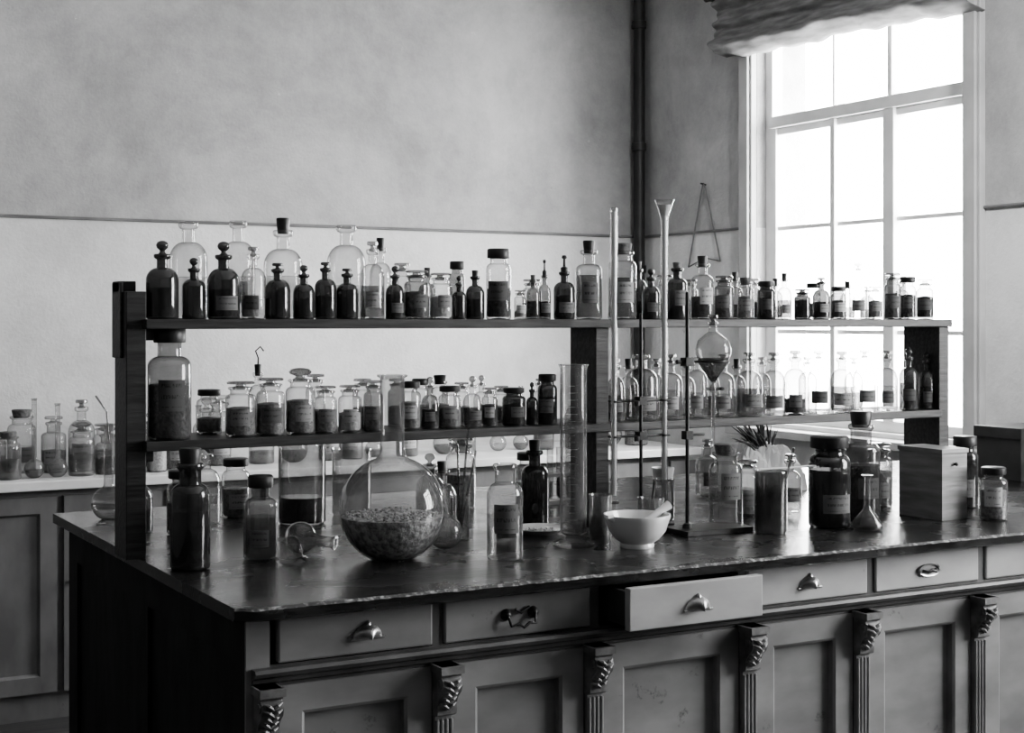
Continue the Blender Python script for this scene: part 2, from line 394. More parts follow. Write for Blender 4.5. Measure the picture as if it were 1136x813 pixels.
c.box((CX0-.010,CY+.004,.0),(CX0,CY+.09,BENCH-TT),'endp'); c.box((CX0-.010,3.78,.0),(CX0,3.87,BENCH-TT),'endp')
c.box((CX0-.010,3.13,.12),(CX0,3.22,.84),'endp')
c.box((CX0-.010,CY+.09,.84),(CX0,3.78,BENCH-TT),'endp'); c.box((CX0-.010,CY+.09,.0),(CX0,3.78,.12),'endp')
c.box((CX0+.03,CY,DZ1),(CX1-.03,CY+.02,BENCH-TT),'cabd')
c.box((CX0+.03,CY,.80),(CX1-.03,CY+.02,DZ0),'cabd')
c.box((CX0+.03,CY,.0),(CX1-.03,CY+.02,.10),'cabd')
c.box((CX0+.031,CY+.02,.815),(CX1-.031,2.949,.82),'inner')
c.box((CX0-.010,CY-.003,.10),(CX0+.034,CY+.0039,.925),'cab')
for x in ED[1:-1]:
    c.box((x-.011,CY,DZ0),(x+.011,CY+.02,DZ1),'cabd'); c.box((x-.02,CY,.10),(x+.02,CY+.02,.80),'cabd')
c.extr([(CY-.003,.835),(CY-.022,.835),(CY-.026,.829),(CY-.022,.822),(CY-.012,.817),(CY-.010,.810),(CY-.003,.806)],CX0,CX1,'cabd')
child(c.make('bench_carcass',smooth=False))
def cup_pull(m,x,y,z,s=1):
    n=14;k=7; mi=m.mi('brass'); b=len(m.v)
    rw,rh,rd=.029*s,.026*s,.024*s
    for j in range(k+1):
        ph=math.pi/2*j/k
        for i in range(n+1):
            th=math.pi*i/n
            m.v.append(Vector((x+rw*math.cos(th)*math.cos(ph)*1.0,y-rd*math.sin(ph)*(.25+.75*math.sin(th)) ,z-.010+rh*math.sin(th)*math.cos(ph))))
    for j in range(k):
        for i in range(n):
            a=b+j*(n+1)+i; m.f.append((a,a+1,a+n+2,a+n+1)); m.m.append(mi)
    m.tube([(x-rw*1.15,y-.001,z-.010),(x+rw*1.15,y-.001,z-.010)],.0025,'brass',8)
    m.lathe([(0,.0),(.006,.0),(.005,.005),(.0,.009)],'brass',(x,y-.002,z+.014*s),10)
for i in range(len(ED)-1):
    if i==2: continue
    x0=ED[i]+.012; x1=ED[i+1]-.012
    m=MB(); m.box((x0,CY-.006,DZ0+.002),(x1,CY+.012,DZ1-.002),'cab' if i<2 else 'cab_lit')  # drawers towards the right take the paler copy, as if lit from there
    child(m.make('drawer_front_%d'%(i+1),smooth=False,bevel=.004))
    h=MB(); xc=(x0+x1)/2+(.02 if i==0 else 0); zc=.878
    if i==1:
        for sx in (-.03,.03):
            h.lathe([(0,.012),(.005,.011),(.011,.004),(.012,0)],'iron',(xc+sx,CY-.006,zc+.004),12,T=Matrix.Rotation(math.pi/2,4,'X'))
        h.tube([(xc-.03,CY-.016,zc+.002),(xc-.026,CY-.022,zc-.016),(xc-.01,CY-.024,zc-.012),(xc,CY-.024,zc-.020),(xc+.012,CY-.024,zc-.012),(xc+.027,CY-.022,zc-.014),(xc+.03,CY-.016,zc+.006)],.003,'iron',8)
        h.tube([(xc-.012,CY-.01,zc+.014),(xc,CY-.012,zc+.006),(xc+.02,CY-.01,zc+.016)],.003,'iron',8)
    elif i==4:
        T=Matrix.Rotation(math.pi/2,4,'X')@Matrix.Diagonal((1,.42,1,1))
        h.lathe([(.036,0),(.037,.003),(.034,.006),(.028,.005),(.027,.002),(0,.002)],'brass',(xc,CY-.006,zc),28,T=T)
        h.tube([(xc-.022,CY-.010,zc),(xc-.012,CY-.018,zc-.003),(xc,CY-.016,zc+.001),(xc+.012,CY-.018,zc-.003),(xc+.022,CY-.010,zc)],.0035,'iron',8)
    else:
        cup_pull(h,xc,CY-.006,zc)
    child(h.make('drawer_pull_%d'%(i+1),angle=60))
m=MB(); x0,x1=1.607,1.935; yf=2.405; z0,z1=.842,.926
m.box((x0,yf,z0),(x1,yf+.018,z1),'cab_lit')
m.box((x0+.008,yf+.018,z0+.004),(x0+.018,2.90,z1-.010),'cabd'); m.box((x1-.018,yf+.018,z0+.004),(x1-.008,2.90,z1-.010),'cabd')
m.box((x0+.018,yf+.018,z0+.004),(x1-.018,2.90,z0+.010),'cabd'); m.box((x0+.018,2.89,z0+.010),(x1-.018,2.90,z1-.012),'cabd')
child(m.make('open_drawer',smooth=False,bevel=.002))
h=MB(); cup_pull(h,(x0+x1)/2,yf,.880,1.05); child(h.make('drawer_pull_3',angle=60))
PX=[.893,1.244,1.58,1.966,2.283,2.645,3.0,3.35,3.70,3.955]
def ring(a,b,c_,d,yy): return [Vector((a,yy,c_)),Vector((b,yy,c_)),Vector((b,yy,d)),Vector((a,yy,d))]
for i in range(len(PX)-1):
    x0=PX[i]+.022; x1=PX[i+1]-.022; z0,z1=.10,.800; s=.055; y=CY-.004
    m=MB(); mi=m.mi('cab')
    R_=[ring(x0,x1,z0,z1,y+.02),ring(x0,x1,z0,z1,y),ring(x0+s-.006,x1-s+.006,z0+s-.006,z1-s+.006,y),ring(x0+s,x1-s,z0+s,z1-s,y+.004),ring(x0+s,x1-s,z0+s,z1-s,y+.018),ring(x0+s+.001,x1-s-.001,z0+s+.001,z1-s-.001,y+.0185)]
    for r_ in R_: m.v+=r_
    for k in range(5):
        for q in range(4):
            q2=(q+1)%4; m.f.append((k*4+q,k*4+q2,k*4+4+q2,k*4+4+q)); m.m.append(mi)
    m.f.append((20,21,22,23)); m.m.append(mi)
    child(m.make('cupboard_door_%d'%(i+1),smooth=False,bevel=.0))
def pilaster(i,x):
    m=MB(); y=CY-.003; hw=.019; n=4
    m.box((x-hw,y-.010,.10),(x+hw,y,.715),'cab')
    for k in range(n):
        xc=x-hw+.0045+(2*hw-.009)*k/(n-1)
        m.lathe([(0,.13),(.0040,.133),(.0040,.700),(0,.703)],'cab',(xc,y-.010,0),10)
    poly=[(y,.806),(y-.040,.806),(y-.044,.800),(y-.044,.790),(y-.038,.786),(y-.044,.780),(y-.047,.770),(y-.043,.758),(y-.034,.750),(y-.027,.742),(y-.022,.730),(y-.024,.722),(y-.022,.712),(y-.014,.708),(y,.708)]
    m.extr(poly,x-hw-.001,x+hw+.001,'carve')
    m.box((x-hw-.005,y-.048,.792),(x+hw+.005,y,.806),'carve')
    for k in range(5):
        z=.778-.012*k; yy=y-(.046,.046,.037,.028,.025)[k]
        for sx in (-1,1):
            m.tube([(x,yy-.003,z-.006),(x+sx*.008,yy-.004,z),(x+sx*.017,yy,z+.004)],[.0035,.004,.002],'carve',7)
    for sx in (-1,1):
        m.lathe([(0,.003),(.008,.002),(.010,-.002)],'carve',(x+sx*(hw+.001),y-.032,.772),12,T=Matrix.Rotation(sx*math.pi/2,4,'Y'))
    m.box((x-hw-.003,y-.016,.10),(x+hw+.003,y,.13),'cab')
    child(m.make('pilaster_%d'%i,angle=35))
for i,x in enumerate(PX): pilaster(i+1,x)
# ---------------------------------------------------------------- shelf rack
RX0,RX1,RY0,RY1=.80,3.135,3.05,3.26
s=MB()
s.box((RX0+.035,RY0,SH2-.021),(RX1,RY1,SH2),'shelfwood')
s.box((RX0+.035,RY0,SH1-.021),(RX1-.04,RY1,SH1),'shelfwood')
s.box((RX0,3.075,BENCH+.0005),(RX0+.042,3.17,1.51),'shelfwood')
s.box((RX0-.006,3.10,1.37),(RX0,3.17,1.530),'shelfwood'); s.box((RX0-.006,3.11,1.508),(RX0+.03,3.165,1.532),'shelfwood')
s.box((1.945,3.06,BENCH+.0005),(1.983,3.18,SH2-.021),'shelfwood')
s.box((RX1-.042,3.06,BENCH+.0005),(RX1-.004,3.20,SH2-.021),'shelfwood')
for x in (RX0+.042,1.983):
    s.box((x,3.09,SH1-.045),(x+.02,3.16,SH1-.021),'shelfwood'); s.box((x,3.09,SH2-.045),(x+.02,3.16,SH2-.021),'shelfwood')
s.make('bottle_shelf_rack',smooth=False,bevel=.002)
# ---------------------------------------------------------------- bottles
def bottle(name,X,Y,Z,r,H,kind='nn',glass='gC',stop='ball',content=None,level=.6,label=None,lz=(.18,.45)):
    m=MB(); c=(X,Y,Z)
    sf={'ball':.17,'cork':.10,'disc':.10,'none':0,'tall':.26,'rub':.12,'lid':.08,'dome':.15}[stop]
    gh=H*(1-sf)
    v1=R.uniform(-.03,.03)
    if kind=='nn': nr,z1,z2,zn=.34*r,(.60+v1)*gh,.79*gh,.93*gh
    elif kind=='tallnn': nr,z1,z2,zn=.42*r,(.68+v1)*gh,.80*gh,.94*gh
    elif kind=='mid': nr,z1,z2,zn=.55*r,(.70+v1)*gh,.80*gh,.93*gh
    else: nr,z1,z2,zn=.68*r,.76*gh,.86*gh,.94*gh
    lr=nr*(1.22 if kind in('wm','mid') else 1.55)
    P=[(0,.004),(r*.6,.002),(r*.88,0),(r*.97,r*.06),(r,r*.16),(r,z1)]
    for k in range(1,8):
        a=math.radians(84)*k/7; P.append((nr+(r-nr)*math.cos(a)-(r-nr)*.10*k/7,z1+(z2-z1)*math.sin(a)))
    P[-1]=(nr*1.03,z2)
    P+=[(nr,z2+.3*(zn-z2)),(nr,zn-.002),(lr*.85,zn),(lr,zn+.3*(gh-zn)),(lr,gh-.2*(gh-zn)),(lr*.9,gh),(nr*.85,gh),(nr*.8,gh-.003)]
    m.lathe(P,glass,c,26)
    if content:
        lvl=level*z1; ri=r*.93
        m.lathe([(0,.005),(ri*.9,.005),(ri,.010),(ri,lvl),(ri*.5,lvl+(.003 if content[:3]=='pow' else 0)),(0,lvl+(.004 if content[:3]=='pow' else 0))],content,c,22)
    sm=glass if glass!='gC' else 'gF'
    sh=H-gh; q=gh+.0003
    if stop=='ball': S=[(nr*.7,gh-.006),(nr*.75,q),(nr*.5,q+.12*sh),(nr*.45,q+.25*sh),(nr*1.0,q+.45*sh),(nr*1.15,q+.65*sh),(nr*.9,q+.88*sh),(nr*.4,q+.98*sh),(0,q+sh)]
    elif stop=='disc': S=[(nr*.8,gh-.006),(nr*.8,q),(nr*.5,q+.15*sh),(nr*.5,q+.4*sh),(nr*1.3,q+.5*sh),(nr*1.35,q+.8*sh),(nr*1.2,q+sh),(0,q+sh)]
    elif stop=='dome': S=[(nr*.8,gh-.006),(nr*.8,q),(nr*.6,q+.2*sh),(nr*1.2,q+.35*sh),(nr*1.3,q+.5*sh),(nr*.95,q+.75*sh),(nr*.35,q+.95*sh),(0,q+sh)]
    elif stop in('cork','rub'): S=[(nr*.82,gh-.008),(nr*.9,q),(nr*1.05,q+.9*sh),(nr*.95,q+sh),(0,q+sh)]; sm='cork' if stop=='cork' else 'rub'
    elif stop=='lid': S=[(lr*1.06,zn),(lr*1.1,zn+.002),(lr*1.1,q+.8*sh),(lr*.98,q+sh),(0,q+sh)]; sm='rub'
    elif stop=='tall': S=[(nr*.8,gh-.006),(nr*1.0,q),(nr*1.0,q+.25*sh),(nr*.4,q+.32*sh),(nr*.3,q+.75*sh),(nr*.75,q+.82*sh),(nr*.6,q+.97*sh),(0,q+sh)]; sm='rub'
    else: S=None
    if S: m.lathe(S,sm,c,18)
    if label:
        ca=math.atan2(-Y,-X); ang=(ca*.7+(-math.pi/2)*.3)+R.uniform(-.3,.3)
        dz=R.uniform(-.03,.03)
        m.label(c,r+.0009,(lz[0]+dz)*gh,(lz[1]+dz)*gh,ang,R.uniform(.55,.85),label)
    return m.make(name,angle=50,origin=(X,Y,Z))
NAMES={'nn':'reagent_bottle','tallnn':'tall_bottle','wm':'specimen_jar','mid':'stock_bottle'}
def fill_row(items,Y,Z,slack=.0008):
    L_=[]
    for it in items:
        px,w,top=it[:3]; X,d=row(px,Y); r=w/2*d/F
        H=EYE+(HOR-top)*d/F-Z
        L_.append([X,r,H,it[3:]])
    L_.sort(key=lambda a:a[0])
    for a,b in zip(L_,L_[1:]):
        gap=b[0]-a[0]-slack
        if a[1]+b[1]>gap:
            k=gap/(a[1]+b[1])
            a[1]*=k; b[1]*=k
    for X,r,H,(kind,glass,stop,content,level,label) in L_:
        bottle(NAMES[kind],X,Y,Z,r,H,kind,glass,stop,content,level,label,(.16,.38) if kind=='nn' else (.26,.56))
D='gD';C='gC';T_='gM'
top_front=[
(180,36,267,'nn',D,'ball','liqD',.8,None),(215,26,286,'nn',D,'ball',None,.5,None),(248,36,268,'nn',D,'ball','liqD',.8,'labD'),
(281,27,274,'nn',C,'disc','powW',.5,'labD'),(308,28,292,'nn',D,'disc','liqD',.9,None),(337,24,294,'nn',D,'ball','liqD',.8,None),(361,24,291,'nn',D,'disc','powD',.7,None),
(385,25,298,'nn',D,'disc','liqD',.8,None),(413,27,268,'nn',C,'disc','liqM',.8,'lab'),(438,21,295,'nn',D,'ball','liqD',.8,'labD'),(462,28,300,'wm',T_,'disc','powG',.8,'labD'),
(489,26,303,'wm',C,'disc','powW',.7,'lab'),(509,16,306,'nn',D,'ball','liqD',.6,None),(527,21,300,'nn',D,'rub','liqD',.8,None),(553,28,276,'wm',C,'lid','powD',.62,'labD'),
(577,14,322,'wm',C,'disc','powW',.4,'labW'),(591,16,305,'nn',T_,'cork','liqD',.8,None),(604,15,288,'nn',T_,'tall','liqD',.7,'labD'),(626,24,283,'nn',D,'tall','liqD',.8,'labD'),
(653,30,267,'tallnn',C,'rub','liqM',.9,'labD'),(690,32,270,'wm',C,'cork','liqM',.8,'lab'),(722,20,298,'nn',D,'ball','liqD',.8,'labD'),(751,22,291,'tallnn',D,'cork','liqD',.8,'labD'),
(779,26,284,'tallnn',C,'rub','powD',.6,'labW'),(803,22,306,'wm',T_,'disc','powG',.8,'labD'),(827,18,308,'wm',C,'cork','powG',.8,'lab'),(850,20,312,'wm',D,'lid','powD',.8,'labD'),
(870,16,303,'nn',C,'rub','liqM',.8,'lab'),(890,18,321,'wm',D,'disc','powD',.9,None),(911,19,308,'nn',D,'disc','liqD',.8,'labW'),(930,17,318,'wm',T_,'lid','powG',.8,'labW'),
(952,20,292,'nn',C,'disc','liqC',.7,'lab'),(971,16,318,'wm',C,'disc','powG',.8,'lab'),(990,18,303,'wm',T_,'disc','powG',.8,'labD'),(1007,18,307,'wm',T_,'lid','powD',.8,'labD'),(1026,19,310,'wm',T_,'disc','powD',.8,'labD')]
top_back=[
(209,42,246,'nn',C,'none','liqC',.7,None),(264,38,245,'nn',C,'none','liqC',.7,'lab'),(314,43,242,'nn',C,'rub','liqC',.8,None),(384,43,250,'nn',C,'none','liqC',.6,None),(422,26,264,'nn',C,'rub',None,.6,None),
(446,20,292,'wm',C,'disc','powG',.6,None),(474,20,297,'nn',T_,'rub','liqD',.6,None),(507,18,290,'wm',T_,'lid','liqM',.6,None),
(590,22,310,'wm',C,'disc','powG',.6,None),(708,20,290,'nn',T_,'rub','liqD',.6,None),(737,20,305,'wm',C,'disc','powG',.7,None),(765,18,310,'wm',C,'disc','powG',.7,None),(815,18,302,'nn',C,'rub','liqM',.6,None),(835,16,309,'wm',T_,'disc','powG',.6,None),
(860,16,309,'nn',C,'rub','liqM',.6,None),(902,16,314,'wm',C,'lid','powG',.6,None),(940,16,312,'nn',C,'rub','liqM',.6,None),(962,16,318,'nn',T_,'disc','liqM',.6,None),(1000,16,308,'nn',C,'disc','liqM',.6,None)]
low_front=[
(188,48,362,'mid',T_,'lid','powG',.75,'labD'),(267,34,423,'wm',C,'disc','powG',.75,'lab'),(300,32,419,'wm',C,'disc','powG',.8,'labD'),(333,33,408,'wm',C,'ball','powG',.8,'lab'),
(361,26,428,'wm',C,'disc','powG',.7,'labD'),(388,26,427,'wm',C,'disc','powW',.6,'lab'),(414,22,422,'wm',T_,'disc','powG',.6,'labD'),(455,24,423,'wm',C,'lid','powG',.8,'lab'),(477,20,418,'nn',T_,'ball','liqD',.8,'labD'),
(499,26,428,'wm',C,'lid','powG',.7,'lab'),(524,21,417,'nn',C,'ball','liqM',.8,'labD'),(543,18,430,'wm',C,'disc','powD',.8,'lab'),(570,26,430,'wm',D,'lid','powD',.8,'labD'),(590,13,424,'nn',D,'ball','liqD',.8,None),(607,22,415,'wm',D,'lid','liqD',.8,'labD'),
(683,20,398,'nn',T_,'disc','liqM',.8,'labD'),(711,37,393,'nn',C,'none','liqC',.8,'lab'),(744,26,393,'nn',C,'disc','liqC',.8,'lab'),(773,24,396,'nn',C,'none','liqC',.7,'lab'),(802,26,393,'nn',C,'disc','liqC',.7,'lab'),
(831,29,391,'nn',C,'disc','liqM',.8,'labD'),(858,26,391,'nn',C,'disc','liqC',.8,'labD'),(882,25,389,'nn',C,'disc','powD',.45,'labD'),(908,25,389,'nn',C,'disc','liqC',.8,'labD'),(934,25,390,'nn',C,'disc','liqM',.8,'lab'),(959,25,388,'nn',C,'disc','liqC',.8,'labD'),(984,23,389,'nn',C,'disc','liqC',.8,'labD'),(1008,20,385,'nn',T_,'dome','liqM',.8,'labD'),(1028,18,390,'nn',T_,'dome','liqM',.8,'labD')]
low_back=[
(232,28,432,'wm',C,'lid','powG',.5,None),(286,22,404,'nn',C,'rub','liqM',.6,None),(350,22,415,'wm',C,'disc','powG',.5,None),(402,22,420,'wm',C,'disc','powG',.6,None),
(440,20,420,'wm',T_,'disc','powG',.6,None),(466,20,420,'wm',C,'lid','powW',.6,None),(488,20,416,'wm',C,'rub','powG',.6,None),(512,18,424,'wm',C,'disc','powG',.6,None),(534,18,416,'nn',C,'ball','liqM',.6,None),(556,18,428,'wm',C,'disc','powG',.6,None),(598,18,420,'nn',C,'disc','liqM',.6,None),
(697,22,398,'nn',C,'rub','liqM',.6,None),(728,22,398,'nn',C,'disc','liqM',.6,None),(760,22,400,'nn',C,'disc','liqC',.6,None),(788,20,398,'nn',C,'disc','liqM',.6,None),(817,20,398,'nn',C,'rub','liqM',.6,None),(845,20,396,'nn',C,'disc','liqC',.6,None),(896,20,396,'nn',C,'disc','liqC',.6,None),(947,20,396,'nn',C,'disc','liqM',.6,None)]
fill_row(top_front,3.095,SH2); fill_row(top_back,3.205,SH2)
fill_row(low_front,3.10,SH1); fill_row(low_back,3.205,SH1)
Xw,_=row(286,3.205)
m=MB(); zt_=EYE-49*3.55/F
m.tube([(Xw,3.205,zt_-.004),(Xw+.001,3.205,zt_+.02),(Xw-.006,3.203,zt_+.036),(Xw+.004,3.20,zt_+.046),(Xw+.012,3.20,zt_+.036)],.0018,'iron',7); m.make('bent_wire')
# ---------------------------------------------------------------- bench-top glassware
def bspot(px,w,py):
    s_=(px-568)/F; d=F*(EYE-BENCH)/(py-HOR); r=w/2*d/F; d+=r*.9; r=w/2*d/F
    return d*(CA+SA*s_),d*(SA-CA*s_),d,r
def bb(px,w,py,top,kind,glass,stop,content,level,label,lz=(.2,.42),name=None):
    X,Y,d,r=bspot(px,w,py); H=EYE+(HOR-top)*d/F-BENCH
    bottle(name or NAMES[kind],X,Y,BENCH,r,H,kind,glass,stop,content,level,label,lz)
bb(211,44,634,497,'mid','gD','rub','liqD',.8,None)
bb(289,38,622,527,'mid','gM','lid','liqM',.8,'labD')
bb(593,30,584,488,'tallnn','gD','rub','liqD',.9,None)
bb(805,37,586,492,'wm','gC','cork','liqC',.7,'lab',(.35,.7))
bb(920,46,587,483,'wm','gD','lid','liqD',.9,'labD')
bb(955,42,577,456,'mid','gM','rub','powD',.8,'labD')
bb(1102,30,578,518,'wm','gC','lid','powG',.8,'labW',(.3,.7))
bb(560,40,623,514,'mid','gC','none','liqC',.7,'labD',(.3,.6),name='wide_mouth_bottle')
bottle('specimen_jar',2.985,2.86,BENCH,.034,.19,'wm','gD','lid','powD',.9,'labD')
bottle('specimen_jar',2.80,2.99,BENCH,.036,.17,'wm','gM','disc','powG',.8,'labD')
def flask(name,X,Y,Z,r,H,nr,content=None,lvl=.4,glass='gC',lip=1.25,seg=40):
    m=MB()
    a0=math.asin(nr/r)
    a_b=math.radians(22)
    zc=r*math.cos(a_b)
    P=[(0,.0015),(r*math.sin(a_b)*.7,.0005),(r*math.sin(a_b),0)]
    n=22
    for k in range(1,n+1):
        a=a_b+(math.pi-a0*1.35-a_b)*k/n
        P.append((r*math.sin(a),zc-r*math.cos(a)))
    zt=P[-1][1]
    P+=[(nr*1.08,zt+nr*.35),(nr,zt+nr*.9),(nr,H-.008),(nr*lip,H-.004),(nr*lip,H),(nr*.92,H),(nr*.9,H-.01)]
    m.lathe(P,glass,(X,Y,Z),seg)
    if content:
        ri=r*.965; top=lvl*2*r; Q=[(0,.004)]
        for k in range(0,13):
            a=a_b+(math.acos(max(-1,min(1,(zc-top)/ri)))-a_b)*k/12
            Q.append((ri*math.sin(a),max(.003,zc-ri*math.cos(a))))
        tz=Q[-1][1]; tr=Q[-1][0]
        if content=='gran':
            Q+=[(tr*.8,tz+.004),(tr*.5,tz-.003),(tr*.25,tz+.006),(0,tz+.004)]
        else: Q+=[(tr*.5,tz),(0,tz)]
        m.lathe(Q,content,(X,Y,Z),seg)
        if content=='gran':
            rr=random.Random(5)
            for _ in range(420):
                a=rr.random()*6.283; q=tr*.95*math.sqrt(rr.random()); sz=rr.uniform(.002,.0045)
                Tm=Matrix.Rotation(rr.random()*3,4,'X')@Matrix.Rotation(rr.random()*3,4,'Z')
                m.lathe([(0,-sz*.6),(sz,-sz*.2),(sz*.8,sz*.5),(0,sz*.7)],'gran',(X+q*math.cos(a),Y+q*math.sin(a),Z+tz+rr.uniform(-.002,.007)),5,T=Tm)
    return m
m=flask('x',1.293,2.828,BENCH,.112,.386,.0255,'gran',.40,glass='gR'); m.make('round_bottom_flask',angle=60)
m=flask('x',1.455,2.905,BENCH,.038,.14,.010,'liqC',.4,glass='gR'); m.make('small_round_flask',angle=60)
X,Y,d=spot(116,576); m=flask('x',X+.01,Y,BENCH,.043,.24,.012,'liqC',.5,glass='gR')
m.tube([(X+.01,Y,BENCH+.20),(X+.005,Y,BENCH+.27),(X-.02,Y+.01,BENCH+.31)],.0025,'gF',8); m.make('boiling_flask',angle=60)
X,Y,d,r=bspot(962,35,590)
m=MB(); m.lathe([(0,.001),(r*.8,0),(r,.006),(r*.97,.016),(r*.6,.035),(r*.22,.052),(r*.2,.06),(r*.2,.125),(r*.38,.131),(r*.2,.131)],'gC',(X,Y,BENCH),28)
m.lathe([(0,.003),(r*.85,.004),(r*.93,.016),(r*.7,.028),(0,.028)],'liqM',(X,Y,BENCH),24); m.make('conical_flask',angle=60)
def beaker(name,X,Y,Z,r,H,content=None,lvl=.4,glass='gC',flare=1.06):
    m=MB(); m.lathe([(0,.001),(r*.9,0),(r,.006),(r,H*.93),(r*flare,H),(r*flare*.99,H+.001),(r*.965,H*.93),(r*.965,.01)],glass,(X,Y,Z),32)
    if content: m.lathe([(0,.004),(r*.93,.005),(r*.93,lvl*H),(0,lvl*H)],content,(X,Y,Z),28)
    return m
beaker('x',1.325,3.43,BENCH,.058,.20,'liqD',.33).make('glass_beaker',angle=50)
beaker('x',1.325+.17,3.52,BENCH,.05,.17,'liqC',.5).make('glass_beaker',angle=50)
beaker('x',1.625,2.925,BENCH,.028,.075,'liqC',.5,'gR').make('glass_beaker',angle=50)
beaker('x',1.97,2.86,BENCH,.030,.085,'powG',.4,'gR').make('glass_beaker',angle=50)
beaker('x',1.83,2.86,BENCH,.026,.10,'liqM',.5,'gR').make('glass_beaker',angle=50)
X,Y,d,r=bspot(855,36,593)
m=beaker('x',X,Y,BENCH,r,.145,'liqM',.75,'gM',1.03)
m.tube([(X-.02,Y+.01,BENCH+.02),(X+.02,Y-.02,BENCH+.10),(X+.04,Y-.035,BENCH+.2)],.003,'gF',8)
m.make('glass_beaker',angle=50)
m=MB(); bx_,by_=X+.01,Y-.005; z=BENCH+.150
m.tube([(bx_-.045,by_+.005,z-.0),(bx_+.03,by_-.005,z+.001),(bx_+.085,by_-.012,z+.003)],.0025,'porc',8)
m.lathe([(0,.001),(.010,.002),(.013,.006),(.010,.004),(0,.003)],'porc',(bx_+.098,by_-.013,z-.002),16); m.make('porcelain_spoon')
X,Y=1.719,2.797
m=MB(); r=.030; H=.402
m.lathe([(0,.004),(.046,.0),(.048,.004),(.046,.009),(.02,.015),(.016,.022),(r,.030),(r,H-.01),(r*1.12,H-.002),(r*1.12,H),(r*.95,H-.003),(r*.93,.034),(0,.030)],'gC',(X,Y,BENCH),32)
for k in range(20):
    z=BENCH+.06+k*.0155
    m.label((X,Y,z),r+.0006,0,.0008,math.radians(-128),.22 if k%5 else .4,'labW',6)
m.make('measuring_cylinder',angle=50)
X,Y=1.831,2.711
m=MB(); m.lathe([(0,.0),(.036,0),(.038,.004),(.036,.010),(.050,.020),(.064,.038),(.071,.060),(.074,.068),(.074,.073),(.070,.073),(.064,.060),(.052,.034),(.03,.018),(0,.014)],'porc',(X,Y,BENCH),40)
m.tube([(X-.070,Y-.01,BENCH+.068),(X-.086,Y-.012,BENCH+.071)],[.008,.004],'porc',8)
m.tube([(X-.01,Y+.005,BENCH+.030),(X+.01,Y+.002,BENCH+.043),(X+.06,Y-.0,BENCH+.075),(X+.085,Y+.0,BENCH+.088)],[.014,.011,.008,.011],'porc',14)
m.make('mortar_and_pestle',angle=60)
def dish(X,Y,r,name='porcelain_dish'):
    m=MB(); m.lathe([(0,0),(r*.6,0),(r*.65,.003),(r,.014),(r,.016),(r*.62,.006),(0,.005)],'porc',(X,Y,BENCH),36)
    rr=random.Random(3)
    for _ in range(60):
        a=rr.random()*6.28;q=r*.6*math.sqrt(rr.random()); m.lathe([(0,-.003),(.004,0),(0,.004)],'gran',(X+q*math.cos(a),Y+q*math.sin(a),BENCH+.009),6)
    m.make(name,angle=60)
dish(1.745,2.99,.066)
X,Y=2.355,3.36
m=MB()
for a in (0,2.09,4.19): m.tube([(X+.034*math.cos(a),Y+.034*math.sin(a),BENCH),(X+.026*math.cos(a),Y+.026*math.sin(a),BENCH+.06)],.0025,'iron',8)
m.tube([(X+.026*math.cos(2*math.pi*i/20),Y+.026*math.sin(2*math.pi*i/20),BENCH+.06) for i in range(21)],.003,'iron',8,cap=False)
m.lathe([(0,.045),(.014,.045),(.024,.062),(.030,.092),(.032,.093),(.027,.065),(.014,.050),(0,.049)],'porc',(X,Y,BENCH),24); m.make('crucible_on_tripod')
x0,y0=2.03,3.44
m=MB(); m.box((x0,y0,BENCH),(x0+.20,y0+.05,BENCH+.010),'boxw'); m.box((x0,y0,BENCH+.075),(x0+.20,y0+.05,BENCH+.083),'boxw')
m.box((x0,y0,BENCH+.010),(x0+.008,y0+.05,BENCH+.075),'boxw'); m.box((x0+.192,y0,BENCH+.010),(x0+.20,y0+.05,BENCH+.075),'boxw')
for k in range(6):
    xx=x0+.025+.03*k
    m.lathe([(0,.012),(.006,.014),(.009,.022),(.009,.150),(.0105,.153),(.0085,.153)],'gR',(xx,y0+.025,BENCH),16)
    m.lathe([(0,.014),(.007,.022),(.007,.06+.01*(k%3)),(0,.06+.01*(k%3))],('liqM','powD','powG')[k%3],(xx,y0+.025,BENCH),14)
m.make('test_tube_rack',angle=50)
m=flask('x',0,0,0,.034,.11,.012,glass='gR')
Tm=Matrix.Translation((1.15,2.985,BENCH+.0345))@Matrix.Rotation(math.radians(-40),4,'Z')@Matrix.Rotation(math.radians(97),4,'Y')@Matrix.Translation((0,0,-.0315))
m.v=[Tm@v for v in m.v]; m.make('lying_glass_flask',angle=60)
m=MB(); m.lathe([(.030,0),(.031,.002),(.020,.022),(.006,.036),(.005,.06),(.0045,.06),(.0055,.035)],'gR',(0,0,0),26)
Tm=Matrix.Translation((1.075,2.86,BENCH+.0315))@Matrix.Rotation(math.radians(25),4,'Z')@Matrix.Rotation(math.radians(115),4,'Y')
m.v=[Tm@v for v in m.v]; zmin=min(v.z for v in m.v); m.v=[v+Vector((0,0,BENCH-zmin+.0003)) for v in m.v]; m.make('glass_funnel',angle=60)
